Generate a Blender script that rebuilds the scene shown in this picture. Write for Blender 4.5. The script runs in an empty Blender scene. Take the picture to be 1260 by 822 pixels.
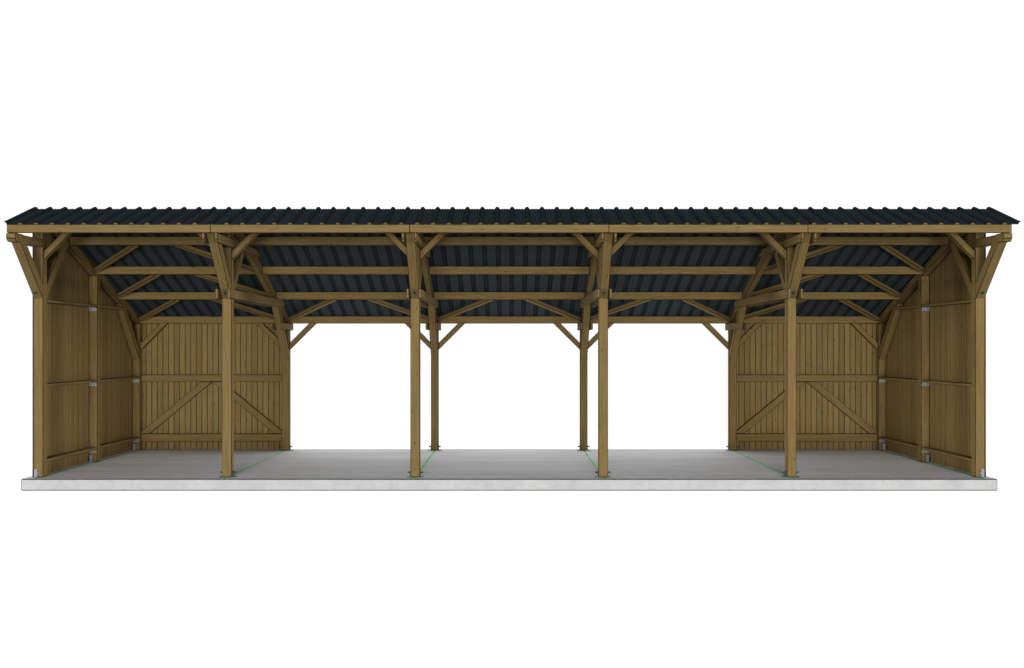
import bpy, bmesh, math, random
from mathutils import Vector

random.seed(7)
SC = bpy.context.scene
COL = SC.collection

# ------------------------------------------------------------------ camera
F_PX, CAM_D, CAM_H = 1320.0, 22.78, 2.739
cam_d = bpy.data.cameras.new("camera")
cam = bpy.data.objects.new("camera", cam_d)
COL.objects.link(cam)
cam.location = (0, -CAM_D, CAM_H)
cam.rotation_euler = (math.radians(90), 0, 0)
cam_d.sensor_width = 36.0
cam_d.lens = 36.0 * F_PX / 1260.0
cam_d.shift_x = (630.0 - 626.6) / 1260.0
cam_d.shift_y = (428.8 - 411.0) / 1260.0
cam_d.clip_end = 500
SC.camera = cam

# ------------------------------------------------------------------ world: white studio surround behind, dimmer round the sides, glow bands added front and rear to brighten the slab
BACK_V, AMB_V = 1.05, .0
REAR_V = 1.7
UP_V = 0.26
CENTRE_V, SIDE_V, HIGH_V = 0, .0, 0.1
KEY_V, KEY_EL, SIDES_V, SIDE_AZ, SIDE_EL = .62, -2, .5, 75, 0
w = bpy.data.worlds.new("World")
SC.world = w
w.use_nodes = True
nt = w.node_tree
nt.nodes.clear()


def wmap(src, a, b, c, d):
    m = nt.nodes.new("ShaderNodeMapRange")
    m.interpolation_type = 'SMOOTHSTEP'
    m.inputs['From Min'].default_value = a
    m.inputs['From Max'].default_value = b
    m.inputs['To Min'].default_value = c
    m.inputs['To Max'].default_value = d
    nt.links.new(src, m.inputs['Value'])
    return m.outputs[0]


def wmath(op, a, b):
    m = nt.nodes.new("ShaderNodeMath")
    m.operation = op
    for i, v in enumerate((a, b)):
        if isinstance(v, (int, float)):
            m.inputs[i].default_value = v
        else:
            nt.links.new(v, m.inputs[i])
    return m.outputs[0]


out = nt.nodes.new("ShaderNodeOutputWorld")
bg = nt.nodes.new("ShaderNodeBackground")
tc = nt.nodes.new("ShaderNodeTexCoord")
sep = nt.nodes.new("ShaderNodeSeparateXYZ")
nt.links.new(tc.outputs['Generated'], sep.inputs[0])
back = wmap(sep.outputs['Y'], 0.0, 0.45, AMB_V, BACK_V)
fwd = wmap(sep.outputs['Y'], 0.0, -0.35, 0.0, 1.0)
side = wmath('ADD', wmath('MULTIPLY', wmath('ABSOLUTE', sep.outputs['X'], 0.0), SIDE_V), CENTRE_V)
low = wmath('MULTIPLY', wmap(sep.outputs['Z'], -0.80, -0.45, 0.0, 1.0), wmap(sep.outputs['Z'], 0.20, 0.45, 1.0, 0.0))
high = wmath('MULTIPLY', wmap(sep.outputs['Z'], 0.20, 0.45, 0.0, HIGH_V), wmap(sep.outputs['Z'], 0.88, 0.97, 1.0, 0.0))
lobe = wmath('MULTIPLY', fwd, wmath('ADD', wmath('MULTIPLY', low, side), high))
rear = wmath('MULTIPLY', wmap(sep.outputs['Y'], -0.05, 0.25, 0.0, REAR_V),
             wmath('MULTIPLY', wmap(sep.outputs['Z'], 0.17, 0.30, 0.0, 1.0), wmap(sep.outputs['Z'], 0.42, 0.65, 1.0, 0.0)))
back = wmath('ADD', back, rear)
nt.links.new(wmath('ADD', back, lobe), bg.inputs['Strength'])
bg.inputs['Color'].default_value = (1, 1, 1, 1)
nt.links.new(bg.outputs[0], out.inputs[0])



def softbox(name, az, el, factor, wide=18.0, dist=110.0):
    """big unseen area lamp added far behind the camera to light the shed; az 0 is straight in front of it"""
    d = bpy.data.lights.new(name, 'AREA')
    d.shape = 'ELLIPSE'
    d.size = 2 * dist * math.tan(math.radians(wide / 2))
    d.size_y = 0.75 * d.size
    d.energy = factor * math.pi ** 2 * dist ** 2
    o = bpy.data.objects.new(name, d)
    COL.objects.link(o)
    a, e = math.radians(az), math.radians(el)
    v = Vector((math.sin(a) * math.cos(e), -math.cos(a) * math.cos(e), math.sin(e)))
    o.location = v * dist + Vector((0, 2, 2.5))
    o.rotation_euler = v.to_track_quat('Z', 'Y').to_euler()


softbox("added_softbox", 0, KEY_EL, KEY_V)  # lamps added out of view: key, raised front, both sides, lifting walls and slab
softbox("added_softbox", 0, 35, UP_V)
softbox("added_softbox", -SIDE_AZ, SIDE_EL, SIDES_V)
softbox("added_softbox", SIDE_AZ, SIDE_EL, SIDES_V)

SC.view_settings.view_transform = 'Standard'
SC.view_settings.look = 'None'
SC.view_settings.exposure = 0.0
SC.view_settings.gamma = 1.0
SC.render.engine = 'CYCLES'
SC.cycles.max_bounces = 8
SC.cycles.diffuse_bounces = 6


# ------------------------------------------------------------------ materials
def new_mat(name):
    m = bpy.data.materials.new(name)
    m.use_nodes = True
    n = m.node_tree
    b = n.nodes["Principled BSDF"]
    return m, n, b


def N(n, t, **kw):
    o = n.nodes.new(t)
    for k, v in kw.items():
        setattr(o, k, v)
    return o


def mixc(n, fac, a, b, mode='MIX'):
    m = N(n, "ShaderNodeMix", data_type='RGBA', blend_type=mode)
    for sock, val in ((m.inputs[0], fac), (m.inputs[6], a), (m.inputs[7], b)):
        if hasattr(val, 'default_value') or hasattr(val, 'links'):
            n.links.new(val, sock)
        elif isinstance(val, (int, float)):
            sock.default_value = val
        else:
            sock.default_value = (*val, 1)
    return m.outputs[2]


def ramp(n, src, p0, p1, c0=(0, 0, 0), c1=(1, 1, 1)):
    r = N(n, "ShaderNodeValToRGB")
    r.color_ramp.elements[0].position = p0
    r.color_ramp.elements[1].position = p1
    r.color_ramp.elements[0].color = (*c0, 1)
    r.color_ramp.elements[1].color = (*c1, 1)
    n.links.new(src, r.inputs[0])
    return r.outputs[0]


def noise(n, vec, scale, detail=4, rough=0.55):
    x = N(n, "ShaderNodeTexNoise")
    x.inputs['Scale'].default_value = scale
    x.inputs['Detail'].default_value = detail
    x.inputs['Roughness'].default_value = rough
    n.links.new(vec, x.inputs['Vector'])
    return x.outputs['Fac']


def mapping(n, src, scale):
    m = N(n, "ShaderNodeMapping")
    m.inputs['Scale'].default_value = scale
    n.links.new(src, m.inputs[0])
    return m.outputs[0]


def wood_mat(name, base, dark, tint):
    m, n, b = new_mat(name)
    uv = N(n, "ShaderNodeUVMap").outputs[0]
    grain = noise(n, mapping(n, uv, (0.9, 26, 1)), 1.0, 5, 0.6)
    fine = noise(n, mapping(n, uv, (2.5, 90, 1)), 1.0, 2, 0.5)
    broad = noise(n, mapping(n, uv, (0.7, 2.2, 1)), 1.0, 3, 0.5)
    col = mixc(n, ramp(n, grain, 0.32, 0.70), dark, base)
    col = mixc(n, 0.35, col, mixc(n, ramp(n, fine, 0.3, 0.7), dark, base))
    col = mixc(n, ramp(n, broad, 0.35, 0.75), col, mixc(n, 1.0, col, tint, 'MULTIPLY'))
    # knots
    kv = mapping(n, uv, (2.6, 8.0, 1))
    vo = N(n, "ShaderNodeTexVoronoi", feature='F1')
    vo.inputs['Scale'].default_value = 1.0
    vo.inputs['Randomness'].default_value = 1.0
    n.links.new(kv, vo.inputs['Vector'])
    k = ramp(n, vo.outputs['Distance'], 0.06, 0.15, (1, 1, 1), (0, 0, 0))
    kk = N(n, "ShaderNodeMath", operation='MULTIPLY')
    n.links.new(k, kk.inputs[0])
    kk.inputs[1].default_value = 0.62
    col = mixc(n, kk.outputs[0], col, tuple(c * 0.32 for c in dark))
    # each timber and each board its own tone
    geo = N(n, "ShaderNodeNewGeometry").outputs['Random Per Island']
    mr1 = N(n, "ShaderNodeMapRange")
    n.links.new(geo, mr1.inputs['Value'])
    mr1.inputs['To Min'].default_value = 0.84
    mr1.inputs['To Max'].default_value = 1.14
    cmb = N(n, "ShaderNodeCombineColor")
    for i in range(3):
        n.links.new(mr1.outputs[0], cmb.inputs[i])
    col = mixc(n, 1.0, col, cmb.outputs[0], 'MULTIPLY')
    n.links.new(col, b.inputs['Base Color'])
    b.inputs['Roughness'].default_value = 0.8
    b.inputs['Specular IOR Level'].default_value = 0.15
    bp = N(n, "ShaderNodeBump")
    bp.inputs['Strength'].default_value = 0.15
    bp.inputs['Distance'].default_value = 0.004
    n.links.new(grain, bp.inputs['Height'])
    n.links.new(bp.outputs[0], b.inputs['Normal'])
    return m


def plain(name, c, rough=0.6, metal=0.0, spec=0.3):
    m, n, b = new_mat(name)
    tcx = N(n, "ShaderNodeTexCoord").outputs['Object']
    f = noise(n, tcx, 30, 3)
    col = mixc(n, ramp(n, f, 0.3, 0.7), tuple(x * 0.85 for x in c), c)
    n.links.new(col, b.inputs['Base Color'])
    b.inputs['Roughness'].default_value = rough
    b.inputs['Metallic'].default_value = metal
    b.inputs['Specular IOR Level'].default_value = spec
    return m


WOOD = wood_mat("timber", (0.252, 0.177, 0.066), (0.132, 0.093, 0.035), (1.0, 0.90, 0.80))
BOARD = wood_mat("boarding", (0.315, 0.226, 0.086), (0.175, 0.126, 0.048), (1.05, 0.88, 0.76))
EDGE = plain("timber_edge", (0.024, 0.017, 0.008), 0.9, 0, 0.1)
BOARD_EDGE = plain("boarding_edge", (0.045, 0.031, 0.014), 0.9, 0, 0.1)
FILLER = plain("tan_filler", (0.155, 0.116, 0.052), 0.9, 0, 0.05)
STEEL = plain("galvanised_steel", (0.40, 0.41, 0.46), 0.45, 0.2, 0.4)
DARKST = plain("dark_steel", (0.05, 0.055, 0.06), 0.5, 0.3, 0.3)
TEAL = plain("teal_coated_steel", (0.012, 0.15, 0.14), 0.5, 0, 0.3)
BOLTM = plain("teal_bolt", (0.02, 0.17, 0.13), 0.5, 0, 0.3)
GREEN = plain("green_marking", (0.12, 0.80, 0.20), 0.8, 0, 0.1)


def roof_mat(name, c0, c1, c2):
    m, n, b = new_mat(name)
    tcx = N(n, "ShaderNodeTexCoord").outputs['Object']
    # lengthwise striping repeating with the ribs; shade inside the ribs painted in as dark bands
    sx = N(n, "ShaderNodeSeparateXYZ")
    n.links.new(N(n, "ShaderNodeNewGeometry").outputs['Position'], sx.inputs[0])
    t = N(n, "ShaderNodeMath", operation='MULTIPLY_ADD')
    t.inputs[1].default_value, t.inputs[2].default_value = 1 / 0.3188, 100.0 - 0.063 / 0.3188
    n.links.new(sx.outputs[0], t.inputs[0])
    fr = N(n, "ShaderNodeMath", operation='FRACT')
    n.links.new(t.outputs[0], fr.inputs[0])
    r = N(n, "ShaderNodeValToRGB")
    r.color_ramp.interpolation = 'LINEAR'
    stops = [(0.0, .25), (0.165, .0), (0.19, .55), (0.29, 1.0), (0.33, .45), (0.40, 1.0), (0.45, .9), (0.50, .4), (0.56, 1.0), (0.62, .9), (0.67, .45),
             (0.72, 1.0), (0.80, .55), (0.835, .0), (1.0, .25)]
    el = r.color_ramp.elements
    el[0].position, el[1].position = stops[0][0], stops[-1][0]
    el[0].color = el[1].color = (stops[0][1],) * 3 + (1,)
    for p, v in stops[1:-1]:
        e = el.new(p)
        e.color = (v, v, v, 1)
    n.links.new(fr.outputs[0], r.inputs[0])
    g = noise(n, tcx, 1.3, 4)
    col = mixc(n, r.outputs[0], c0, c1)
    col = mixc(n, ramp(n, g, 0.3, 0.8), col, mixc(n, 0.5, col, c2))
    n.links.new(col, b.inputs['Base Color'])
    b.inputs['Roughness'].default_value = 1.0
    b.inputs['Specular IOR Level'].default_value = 0.0
    return m


def slab_mat():
    m, n, b = new_mat("concrete")
    tcx = N(n, "ShaderNodeTexCoord").outputs['Object']
    f = noise(n, mapping(n, tcx, (0.30, 2.3, 2.0)), 1.0, 4, 0.6)
    g = noise(n, mapping(n, tcx, (1.6, 0.8, 1.2)), 1.0, 5, 0.6)
    h = noise(n, tcx, 45, 3)
    col = mixc(n, ramp(n, f, 0.35, 0.68), (0.63, 0.63, 0.64), (0.80, 0.80, 0.815))
    col = mixc(n, ramp(n, g, 0.45, 0.85), col, (0.70, 0.70, 0.705))
    col = mixc(n, ramp(n, h, 0.25, 0.5), (0.60, 0.60, 0.60), col)
    n.links.new(col, b.inputs['Base Color'])
    b.inputs['Roughness'].default_value = 0.85
    b.inputs['Specular IOR Level'].default_value = 0.15
    return m


def slab_side_mat():
    """formed concrete of the slab's sides: cloudy, with soft upright blotches"""
    m, n, b = new_mat("formed_concrete_dimmed")
    tcx = N(n, "ShaderNodeTexCoord").outputs['Object']
    f = noise(n, mapping(n, tcx, (2.2, 2.2, 1.0)), 1.0, 5, 0.6)
    g = noise(n, mapping(n, tcx, (5.5, 5.5, 9.0)), 1.0, 4, 0.6)
    h = noise(n, tcx, 60, 2)
    col = mixc(n, ramp(n, f, 0.34, 0.66), (0.55, 0.55, 0.555), (0.63, 0.63, 0.622))
    col = mixc(n, ramp(n, g, 0.40, 0.70), col, mixc(n, 1.0, col, (0.92, 0.92, 0.915), "MULTIPLY"))
    col = mixc(n, ramp(n, h, 0.25, 0.42), (0.44, 0.44, 0.43), col)
    n.links.new(col, b.inputs['Base Color'])
    b.inputs['Roughness'].default_value = 0.9
    b.inputs['Specular IOR Level'].default_value = 0.1
    return m


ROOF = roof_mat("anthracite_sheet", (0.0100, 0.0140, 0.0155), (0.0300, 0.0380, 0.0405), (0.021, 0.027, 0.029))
ROOF_BACK = roof_mat("sheet_back_lifted", (0.022, 0.028, 0.031), (0.060, 0.073, 0.078), (0.041, 0.051, 0.055))  # underside colour lightened to make up for the light missing there
SLAB = slab_mat()
SLAB_SIDE = slab_side_mat()  # side faces coloured darker to offset the strong front light
SLAB_EDGE = plain("slab_edge", (0.05, 0.05, 0.05), 0.9, 0, 0.1)


# ------------------------------------------------------------------ builders
def wpos(o):
    p = Vector(o.location)
    while o.parent:
        o = o.parent
        p += Vector(o.location)
    return p


def finish(name, bm, mats, parent=None, label=None, kind=None):
    bmesh.ops.recalc_face_normals(bm, faces=bm.faces)
    lo = Vector([min(v.co[i] for v in bm.verts) for i in range(3)])
    hi = Vector([max(v.co[i] for v in bm.verts) for i in range(3)])
    c = (lo + hi) / 2
    c.z = lo.z
    for v in bm.verts:
        v.co -= c
    me = bpy.data.meshes.new(name)
    bm.normal_update()
    bm.to_mesh(me)
    bm.free()
    for m in mats:
        me.materials.append(m)
    o = bpy.data.objects.new(name, me)
    COL.objects.link(o)
    if parent is not None:
        o.parent = parent
        o.location = c - wpos(parent)
    else:
        o.location = c
    if label:
        o["label"] = label
    if kind:
        o["kind"] = kind
    return o


def add_prism(bm, poly, plane, a, b, grain=None, bev=0.010, mat=0, edge_mat=1, bevel_ok=True):
    """closed prism: 2D polygon in plane 'yz' / 'xz' / 'xy' pushed along the third axis from a to b"""
    def P(p, t):
        return {'yz': (t, p[0], p[1]), 'xz': (p[0], t, p[1]), 'xy': (p[0], p[1], t)}[plane]
    sub = bmesh.new()
    va = [sub.verts.new(P(p, a)) for p in poly]
    vb = [sub.verts.new(P(p, b)) for p in poly]
    n = len(poly)
    sub.faces.new(va)
    sub.faces.new(list(reversed(vb)))
    for i in range(n):
        j = (i + 1) % n
        sub.faces.new((va[j], va[i], vb[i], vb[j]))
    bmesh.ops.recalc_face_normals(sub, faces=sub.faces)
    if grain is None:
        best = max(range(n), key=lambda i: (poly[i][0] - poly[(i + 1) % n][0]) ** 2 + (poly[i][1] - poly[(i + 1) % n][1]) ** 2)
        d = (poly[(best + 1) % n][0] - poly[best][0], poly[(best + 1) % n][1] - poly[best][1])
        g = Vector(P(d, 0))
        if abs(b - a) > g.length:
            g = Vector(P((0, 0), 1))
        grain = g
    sub_join(bm, sub, grain, bev if bevel_ok else 0, mat, edge_mat)


def sub_join(bm, sub, grain, bev, mat, edge_mat):
    g = Vector(grain).normalized()
    for f in sub.faces:
        f.material_index = mat
    if bev:
        bmesh.ops.bevel(sub, geom=list(sub.edges), offset=bev, offset_type='OFFSET', segments=1,
                        affect='EDGES', material=edge_mat, clamp_overlap=True)
    sub.normal_update()
    uvl = bm.loops.layers.uv.verify()
    ou, ov = random.uniform(0, 60), random.uniform(0, 60)
    vm = {}
    for v in sub.verts:
        vm[v] = bm.verts.new(v.co)
    for f in sub.faces:
        nf = bm.faces.new([vm[v] for v in f.verts])
        nf.material_index = f.material_index
        nn = f.normal
        ac = nn.cross(g)
        if ac.length < 0.3:
            ac = nn.orthogonal()
            al = nn.cross(ac)
        else:
            al = g
        ac.normalize()
        for l in nf.loops:
            l[uvl].uv = (l.vert.co.dot(al) + ou, l.vert.co.dot(ac) + ov)
    sub.free()


def box(bm, x0, x1, y0, y1, z0, z1, **kw):
    dims = (x1 - x0, y1 - y0, z1 - z0)
    if 'grain' not in kw:
        k = dims.index(max(dims))
        kw['grain'] = Vector([1 if i == k else 0 for i in range(3)])
    add_prism(bm, [(x0, y0), (x1, y0), (x1, y1), (x0, y1)], 'xy', z0, z1, **kw)


def bar(bm, p0, p1, width, thick, up, bev=0.010):
    """rectangular bar along p0-p1; width across, thick along up"""
    p0, p1, up = Vector(p0), Vector(p1), Vector(up)
    d = (p1 - p0).normalized()
    s = d.cross(up).normalized()
    u = s.cross(d).normalized()
    sub = bmesh.new()
    q = []
    for p in (p0, p1):
        q.append([sub.verts.new(p + s * sx * width / 2 + u * sy * thick / 2) for sx, sy in ((-1, -1), (1, -1), (1, 1), (-1, 1))])
    sub.faces.new(q[0])
    sub.faces.new(list(reversed(q[1])))
    for i in range(4):
        j = (i + 1) % 4
        sub.faces.new((q[0][j], q[0][i], q[1][i], q[1][j]))
    bmesh.ops.recalc_face_normals(sub, faces=sub.faces)
    sub_join(bm, sub, d, bev, 0, 1)


def cyl(bm, c, axis, r, l, seg=14, mat=0):
    c, axis = Vector(c), Vector(axis).normalized()
    s = axis.orthogonal().normalized()
    t = axis.cross(s)
    a = [bm.verts.new(c + (s * math.cos(2 * math.pi * i / seg) + t * math.sin(2 * math.pi * i / seg)) * r) for i in range(seg)]
    b = [bm.verts.new(v.co + axis * l) for v in a]
    fs = [bm.faces.new(a), bm.faces.new(list(reversed(b)))]
    for i in range(seg):
        j = (i + 1) % seg
        fs.append(bm.faces.new((a[j], a[i], b[i], b[j])))
    for f in fs:
        f.material_index = mat


WM = [WOOD, EDGE]


def timber(name, poly, plane, a, b, parent, label=None, **kw):
    bm = bmesh.new()
    add_prism(bm, poly, plane, a, b, **kw)
    return finish(name, bm, WM, parent, label)


# ------------------------------------------------------------------ main dimensions
FR = [-10, -6, -2, 2, 6, 10]           # frame axes
RIDGE_Y, RIDGE_Z = 0.18, 5.72
EAVE_Y = -1.24
PITCH, PHASE = 0.3188, 0.063           # roof sheet ribs
BACK_Y = 5.98


def zr(y):                             # underside of the sheets
    return RIDGE_Z - 0.358 * (y - RIDGE_Y) if y > RIDGE_Y else RIDGE_Z + 0.345 * (y - RIDGE_Y)


# ------------------------------------------------------------------ slab
bm = bmesh.new()
box(bm, -10.26, 10.26, -0.25, 6.42, -0.25, 0.0, bev=0.020)
bm.normal_update()
for f in bm.faces:
    if f.material_index == 0 and abs(f.normal.z) < 0.5:
        f.material_index = 2
slab = finish("concrete_slab", bm, [SLAB, SLAB_EDGE, SLAB_SIDE])
slab["label"] = "long pale grey concrete slab carrying the whole timber shed"
slab["category"] = "slab"
for x in FR:
    bm = bmesh.new()
    box(bm, x - 0.017, x + 0.017, -0.235, 6.2, 0.003, 0.006, bevel_ok=False)
    finish("floor_line", bm, [GREEN], slab, "thin green setting-out line on the slab")

# ------------------------------------------------------------------ shed
shed = bpy.data.objects.new("timber_shed", None)
COL.objects.link(shed)
shed["label"] = "long open-fronted brown timber shed of five bays under dark corrugated roof sheets"
shed["category"] = "shed"


def foot_pair(post, x, y):
    """angle brackets left and right of a free post, with a bolt sticking out"""
    for s in (-1, 1):
        bm = bmesh.new()
        xs = sorted((x + s * 0.101, x + s * 0.175))
        box(bm, xs[0], xs[1], y + 0.04, y + 0.16, 0.002, 0.014, bevel_ok=False, mat=0)
        xs = sorted((x + s * 0.101, x + s * 0.109))
        box(bm, xs[0], xs[1], y + 0.04, y + 0.16, 0.014, 0.15, bevel_ok=False, mat=1)
        cyl(bm, (x + s * 0.109, y + 0.10, 0.10), (s, 0, 0), 0.016, 0.055, 10, 1)
        finish("foot_bracket", bm, [TEAL, DARKST], post)


def foot_wall(post, x, y, s):
    """steel angle on the face of a wall post (s = +1 when the wall is at the right)"""
    bm = bmesh.new()
    xs = sorted((x + s * 0.085, x + s * 0.025))
    box(bm, xs[0], xs[1], y - 0.010, y - 0.002, 0.004, 0.175, bevel_ok=False)
    box(bm, xs[0], xs[1], y - 0.085, y - 0.010, 0.003, 0.012, bevel_ok=False)
    xs = sorted((x + s * 0.099, x + s * 0.086))
    box(bm, xs[0], xs[1], y - 0.060, y - 0.001, 0.014, 0.165, bevel_ok=False, mat=1)
    cyl(bm, (x + s * 0.012, y - 0.002, 0.095), (0, -1, 0), 0.017, 0.04, 10, 0)
    finish("foot_bracket", bm, [STEEL, DARKST], post)
    bm = bmesh.new()
    xs = sorted((x - s * 0.02, x - s * 0.085))
    box(bm, xs[0], xs[1], y - 0.055, y - 0.002, 0.004, 0.016, bevel_ok=False)
    finish("base_plate", bm, [TEAL], post)


for x in FR:
    end = abs(x) == 10
    s = 1 if x > 0 else -1
    # front post
    p = timber("post", [(0, 0.008), (0.2, 0.008), (0.2, 5.49), (0, 5.49)], 'yz', x - 0.1, x + 0.1, shed)
    if end:
        foot_wall(p, x, 0.0, s)
    else:
        foot_pair(p, x, 0.0)
    # raking strut to the eave, strut to the rafter
    st = timber("strut", [(-0.004, 3.80), (0.09, 3.86), (0.09, 4.02), (-0.92, 5.062), (-1.20, 5.062)], 'yz', x - 0.096, x + 0.096, shed,
                grain=(0, -1, 1.06))
    bm = bmesh.new()
    cyl(bm, (x, -0.118, 3.925), (0, -1, -0.9), 0.042, 0.012, 16, 0)
    cyl(bm, (x, -0.126, 3.918), (0, -1, -0.9), 0.024, 0.026, 6, 1)
    finish("bolt", bm, [BOLTM, DARKST], st)
    timber("strut", [(0.19, 3.80), (1.39, 5.08), (1.12, 5.17), (0.19, 4.09)], 'yz', x - 0.088, x + 0.088, shed, grain=(0, 1, 1.06))
    # rafters
    timber("rafter", [(EAVE_Y + 0.10, zr(EAVE_Y + 0.10) - 0.004), (RIDGE_Y, RIDGE_Z - 0.004), (RIDGE_Y, RIDGE_Z - 0.226), (EAVE_Y + 0.10, zr(EAVE_Y + 0.1) - 0.19)],
           'yz', x - 0.07, x + 0.07, shed)
    timber("rafter", [(RIDGE_Y + 0.002, RIDGE_Z - 0.005), (6.24, zr(6.24) - 0.004), (6.24, zr(6.24) - 0.224), (RIDGE_Y + 0.002, RIDGE_Z - 0.226)],
           'yz', x - 0.072, x + 0.072, shed)
    # back post and knee strut
    q = timber("post", [(BACK_Y, 0.008), (BACK_Y + 0.2, 0.008), (BACK_Y + 0.2, 3.405), (BACK_Y, 3.405)], 'yz', x - 0.1, x + 0.1, shed)
    if end:
        foot_wall(q, x, BACK_Y, s)
    else:
        foot_pair(q, x, BACK_Y)
    timber("strut", [(5.976, 2.43), (5.976, 2.70), (4.93, 3.80), (4.63, 3.88)], 'yz', x - 0.092, x + 0.092, shed)
    # ties
    if end:
        timber("tie_beam", [(-1.27, 5.055), (-1.27, 4.95), (-1.21, 4.885), (0.05, 4.885), (0.05, 5.055)], 'yz', x - 0.094, x + 0.094, shed)
    else:
        for t in (-1, 1):
            a, b = sorted((x + t * 0.1005, x + t * 0.158))
            timber("tie_beam", [(-1.31, 5.056), (-1.31, 4.93), (-1.26, 4.870), (2.32, 4.870), (2.43, 4.900), (2.06, 5.037)], 'yz', a, b, shed,
                   grain=(0, 1, 0))
            timber("collar_beam", [(-0.31, 3.79), (5.10, 3.79), (5.10, 3.920), (4.90, 3.995), (-0.31, 3.995)], 'yz', a, b, shed)
            timber("collar_beam", [(4.88, 3.225), (6.27, 3.225), (6.27, 3.410), (4.88, 3.410)], 'yz', a, b, shed)

# beams along the shed
PUR = [1.43, 2.98, 4.48, 6.07]
for i in range(5):
    x0, x1 = FR[i], FR[i + 1]
    e0 = x0 - 0.093 if i == 0 else x0 + 0.0015
    e1 = x1 + 0.093 if i == 4 else x1 - 0.0015
    timber("eave_beam", [(EAVE_Y, 5.066), (EAVE_Y + 0.12, 5.066), (EAVE_Y + 0.12, zr(EAVE_Y + 0.12) - 0.003), (EAVE_Y, zr(EAVE_Y) - 0.003)],
           'yz', e0, e1, shed, bev=0.006)
    # profile filler under the sheet ribs along the eave
    zb = zr(EAVE_Y)
    top = [(e0, zb - 0.0005)]
    for k in range(-34, 35):
        c = PHASE + k * PITCH
        if c - 0.06 > e0 and c + 0.06 < e1:
            top += [(c - 0.055, zb - 0.0005), (c - 0.020, zb + 0.034), (c + 0.020, zb + 0.034), (c + 0.055, zb - 0.0005)]
    top.append((e1, zb - 0.0005))
    bm = bmesh.new()
    add_prism(bm, [(e0, zb - 0.0028)] + top[0:1] + top[1:] + [(e1, zb - 0.0028)], 'xz', EAVE_Y - 0.009, EAVE_Y + 0.03, bevel_ok=False, grain=(1, 0, 0))
    finish("filler_strip", bm, [FILLER], shed)
    timber("ridge_purlin", [(0.06, 5.495), (0.30, 5.495), (0.30, zr(0.30) - 0.006), (RIDGE_Y, RIDGE_Z - 0.008), (0.06, zr(0.06) - 0.006)],
           'yz', x0 + 0.073, x1 - 0.073, shed)
    for y in PUR:
        timber("purlin", [(y, zr(y) - 0.202), (y + 0.1, zr(y) - 0.202), (y + 0.1, zr(y + 0.1) - 0.004), (y, zr(y) - 0.004)],
               'yz', x0 + 0.074, x1 - 0.074, shed)
    # braces lying in the roof plane
    rows = (0, 1, 2) if i in (0, 4) else (2,)
    nrm = Vector((0, 0.358, 1)).normalized()
    for r in rows:
        ya, yb = PUR[r] + 0.09, PUR[r + 1] + 0.005
        for sgn, xx in ((1, x0), (-1, x1)):
            bm = bmesh.new()
            za, zb = zr(ya) - 0.125, zr(yb) - 0.115
            bar(bm, (xx + sgn * 0.06, yb, zb), (xx + sgn * 1.58, ya, za), 0.11, 0.10, nrm)
            finish("wind_brace", bm, WM, shed)
    # braces between posts and beams
    for sgn, xx in ((1, x0), (-1, x1)):
        f = lambda pts: [(xx + sgn * px, pz) for px, pz in pts]
        timber("knee_brace", f([(0.098, 4.62), (0.98, 5.50), (0.79, 5.50), (0.098, 4.81)]), 'xz', 0.03, 0.15, shed)
        timber("knee_brace", f([(0.098, 2.70), (0.832, 3.43), (0.635, 3.43), (0.098, 2.89)]), 'xz', 6.04, 6.15, shed)

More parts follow.
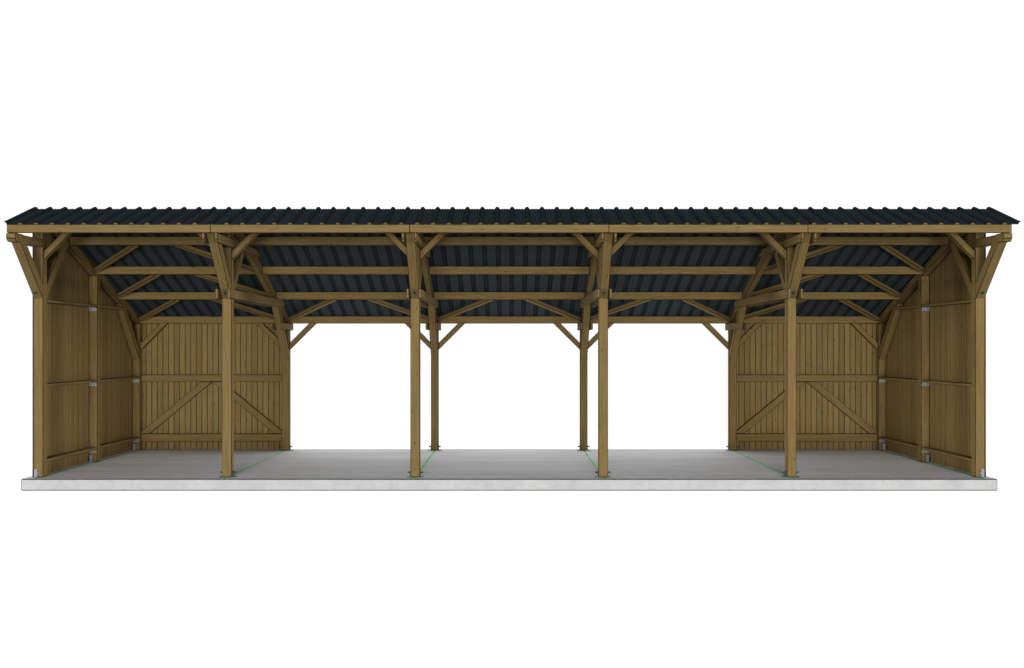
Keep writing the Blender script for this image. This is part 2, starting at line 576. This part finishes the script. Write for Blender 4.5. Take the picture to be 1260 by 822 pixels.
# ------------------------------------------------------------------ side walls
RAILS = [0.345, 1.95, 3.755]
for s in (-1, 1):
    X = 10 * s
    mid = timber("post", [(3.0, 0.008), (3.2, 0.008), (3.2, zr(3.2) - 0.224), (3.0, zr(3.0) - 0.224)], 'yz', X - 0.1, X + 0.1, shed)
    foot_wall(mid, X, 3.0, s)
    bm = bmesh.new()
    y, k = 0.0, 0
    while y < 6.20:
        y2 = min(y + 0.15, 6.21)
        o = 0.0015 if k % 2 else 0.0
        a, b = sorted((X + s * (0.103 + o), X + s * (0.128 + o)))
        pts = [(y, 0.006), (y2, 0.006), (y2, zr(y2) - 0.008)]
        if y < RIDGE_Y < y2:
            pts.append((RIDGE_Y, RIDGE_Z - 0.008))
        pts.append((y, zr(y) - 0.008))
        add_prism(bm, pts, 'yz', a, b, grain=(0, 0, 1), bev=0.005)
        y, k = y2, k + 1
    wall = finish("wall", bm, [BOARD, BOARD_EDGE], shed, "boarded end wall running from front to back")
    a, b = sorted((X + s * 0.101, X - s * 0.095))
    for z in RAILS:
        for y0, y1 in ((0.2, 2.999), (3.201, BACK_Y - 0.001 if z < 3 else 4.95)):
            timber("rail", [(a, z - 0.03), (b, z - 0.03), (b, z + 0.03), (a, z + 0.03)], 'xz', y0, y1, wall, bev=0.006)
        for y in (3.0, BACK_Y):
            if y > 4 and z > 3:
                continue
            bm = bmesh.new()
            p, q = sorted((X + s * 0.09, X - s * 0.08))
            box(bm, p, q, y - 0.009, y - 0.002, z - 0.110, z - 0.032, bevel_ok=False)
            box(bm, p, q, y - 0.085, y - 0.009, z - 0.042, z - 0.0325, bevel_ok=False)
            cyl(bm, (X + s * 0.045, y - 0.009, z - 0.075), (0, -1, 0), 0.014, 0.012, 8, 1)
            cyl(bm, (X - s * 0.035, y - 0.009, z - 0.075), (0, -1, 0), 0.014, 0.012, 8, 1)
            finish("rail_bracket", bm, [STEEL, DARKST], wall)

    # back wall of the end bay
    bm = bmesh.new()
    x, k = 10.10, 0
    while x > 5.93:
        x2 = max(x - 0.15, 5.92)
        o = 0.0015 if k % 2 else 0.0
        box(bm, min(s * x, s * x2), max(s * x, s * x2), 6.184 + o, 6.208 + o, 0.0006, 3.56, bev=0.008, grain=(0, 0, 1))
        x, k = x2, k + 1
    bw = finish("wall", bm, [BOARD, EDGE], shed, "boarded back wall of the end bay")
    for z0, z1 in ((0.240, 0.445), (1.846, 2.032)):
        p, q = sorted((s * 9.899, s * 6.101))
        timber("rail", [(6.07, z0), (6.182, z0), (6.182, z1), (6.07, z1)], 'yz', p, q, bw)
    d1 = [(-9.68, 0.447), (-7.995, 1.844), (-8.28, 1.844), (-9.898, 0.51), (-9.898, 0.447)]
    for mir in (False, True):
        pts = [((-16 - px) if mir else px, pz) for px, pz in d1]
        pts = [(-px if s > 0 else px, pz) for px, pz in pts]
        timber("diagonal_brace", pts, 'xz', 6.085, 6.181, bw)

# ------------------------------------------------------------------ roof sheets
XL, XR = -10.17, 10.30
prof = []


def rib_profile(k):
    c = PHASE + k * PITCH
    pts = [(-0.058, 0.0), (-0.022, 0.048), (0.022, 0.048), (0.058, 0.0)]
    for m in (0.105, 0.159, 0.213):
        pts += [(m - 0.016, 0.0), (m - 0.008, 0.007), (m + 0.008, 0.007), (m + 0.016, 0.0)]
    return [(c + dx, dz) for dx, dz in pts]


for k in range(-34, 35):
    prof += [p for p in rib_profile(k) if XL <= p[0] <= XR]


def sheet(y0, y1, label):
    bm = bmesh.new()
    d = Vector((0, y1 - y0, zr(y1) - zr(y0))).normalized()
    nrm = Vector((1, 0, 0)).cross(d)
    if nrm.z < 0:
        nrm = -nrm
    T = 0.003
    L = 12
    rows_t, rows_b = [], []
    for i in range(L + 1):
        y = y0 + (y1 - y0) * i / L
        base = Vector((0, y, zr(y)))
        # vertical profile offset keeps both slopes joined at the ridge
        rows_t.append([bm.verts.new(base + Vector((px, 0, pz + 0.001 + T))) for px, pz in prof])
        rows_b.append([bm.verts.new(base + Vector((px, 0, pz + 0.001))) for px, pz in prof])
    n = len(prof)
    for i in range(L):
        for j in range(n - 1):
            bm.faces.new((rows_t[i][j], rows_t[i][j + 1], rows_t[i + 1][j + 1], rows_t[i + 1][j]))
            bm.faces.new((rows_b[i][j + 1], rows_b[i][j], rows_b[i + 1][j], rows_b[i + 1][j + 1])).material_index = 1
        for j in (0, n - 1):
            bm.faces.new((rows_t[i][j], rows_t[i + 1][j], rows_b[i + 1][j], rows_b[i][j]))
    for i in (0, L):
        for j in range(n - 1):
            bm.faces.new((rows_t[i][j], rows_t[i][j + 1], rows_b[i][j + 1], rows_b[i][j]))
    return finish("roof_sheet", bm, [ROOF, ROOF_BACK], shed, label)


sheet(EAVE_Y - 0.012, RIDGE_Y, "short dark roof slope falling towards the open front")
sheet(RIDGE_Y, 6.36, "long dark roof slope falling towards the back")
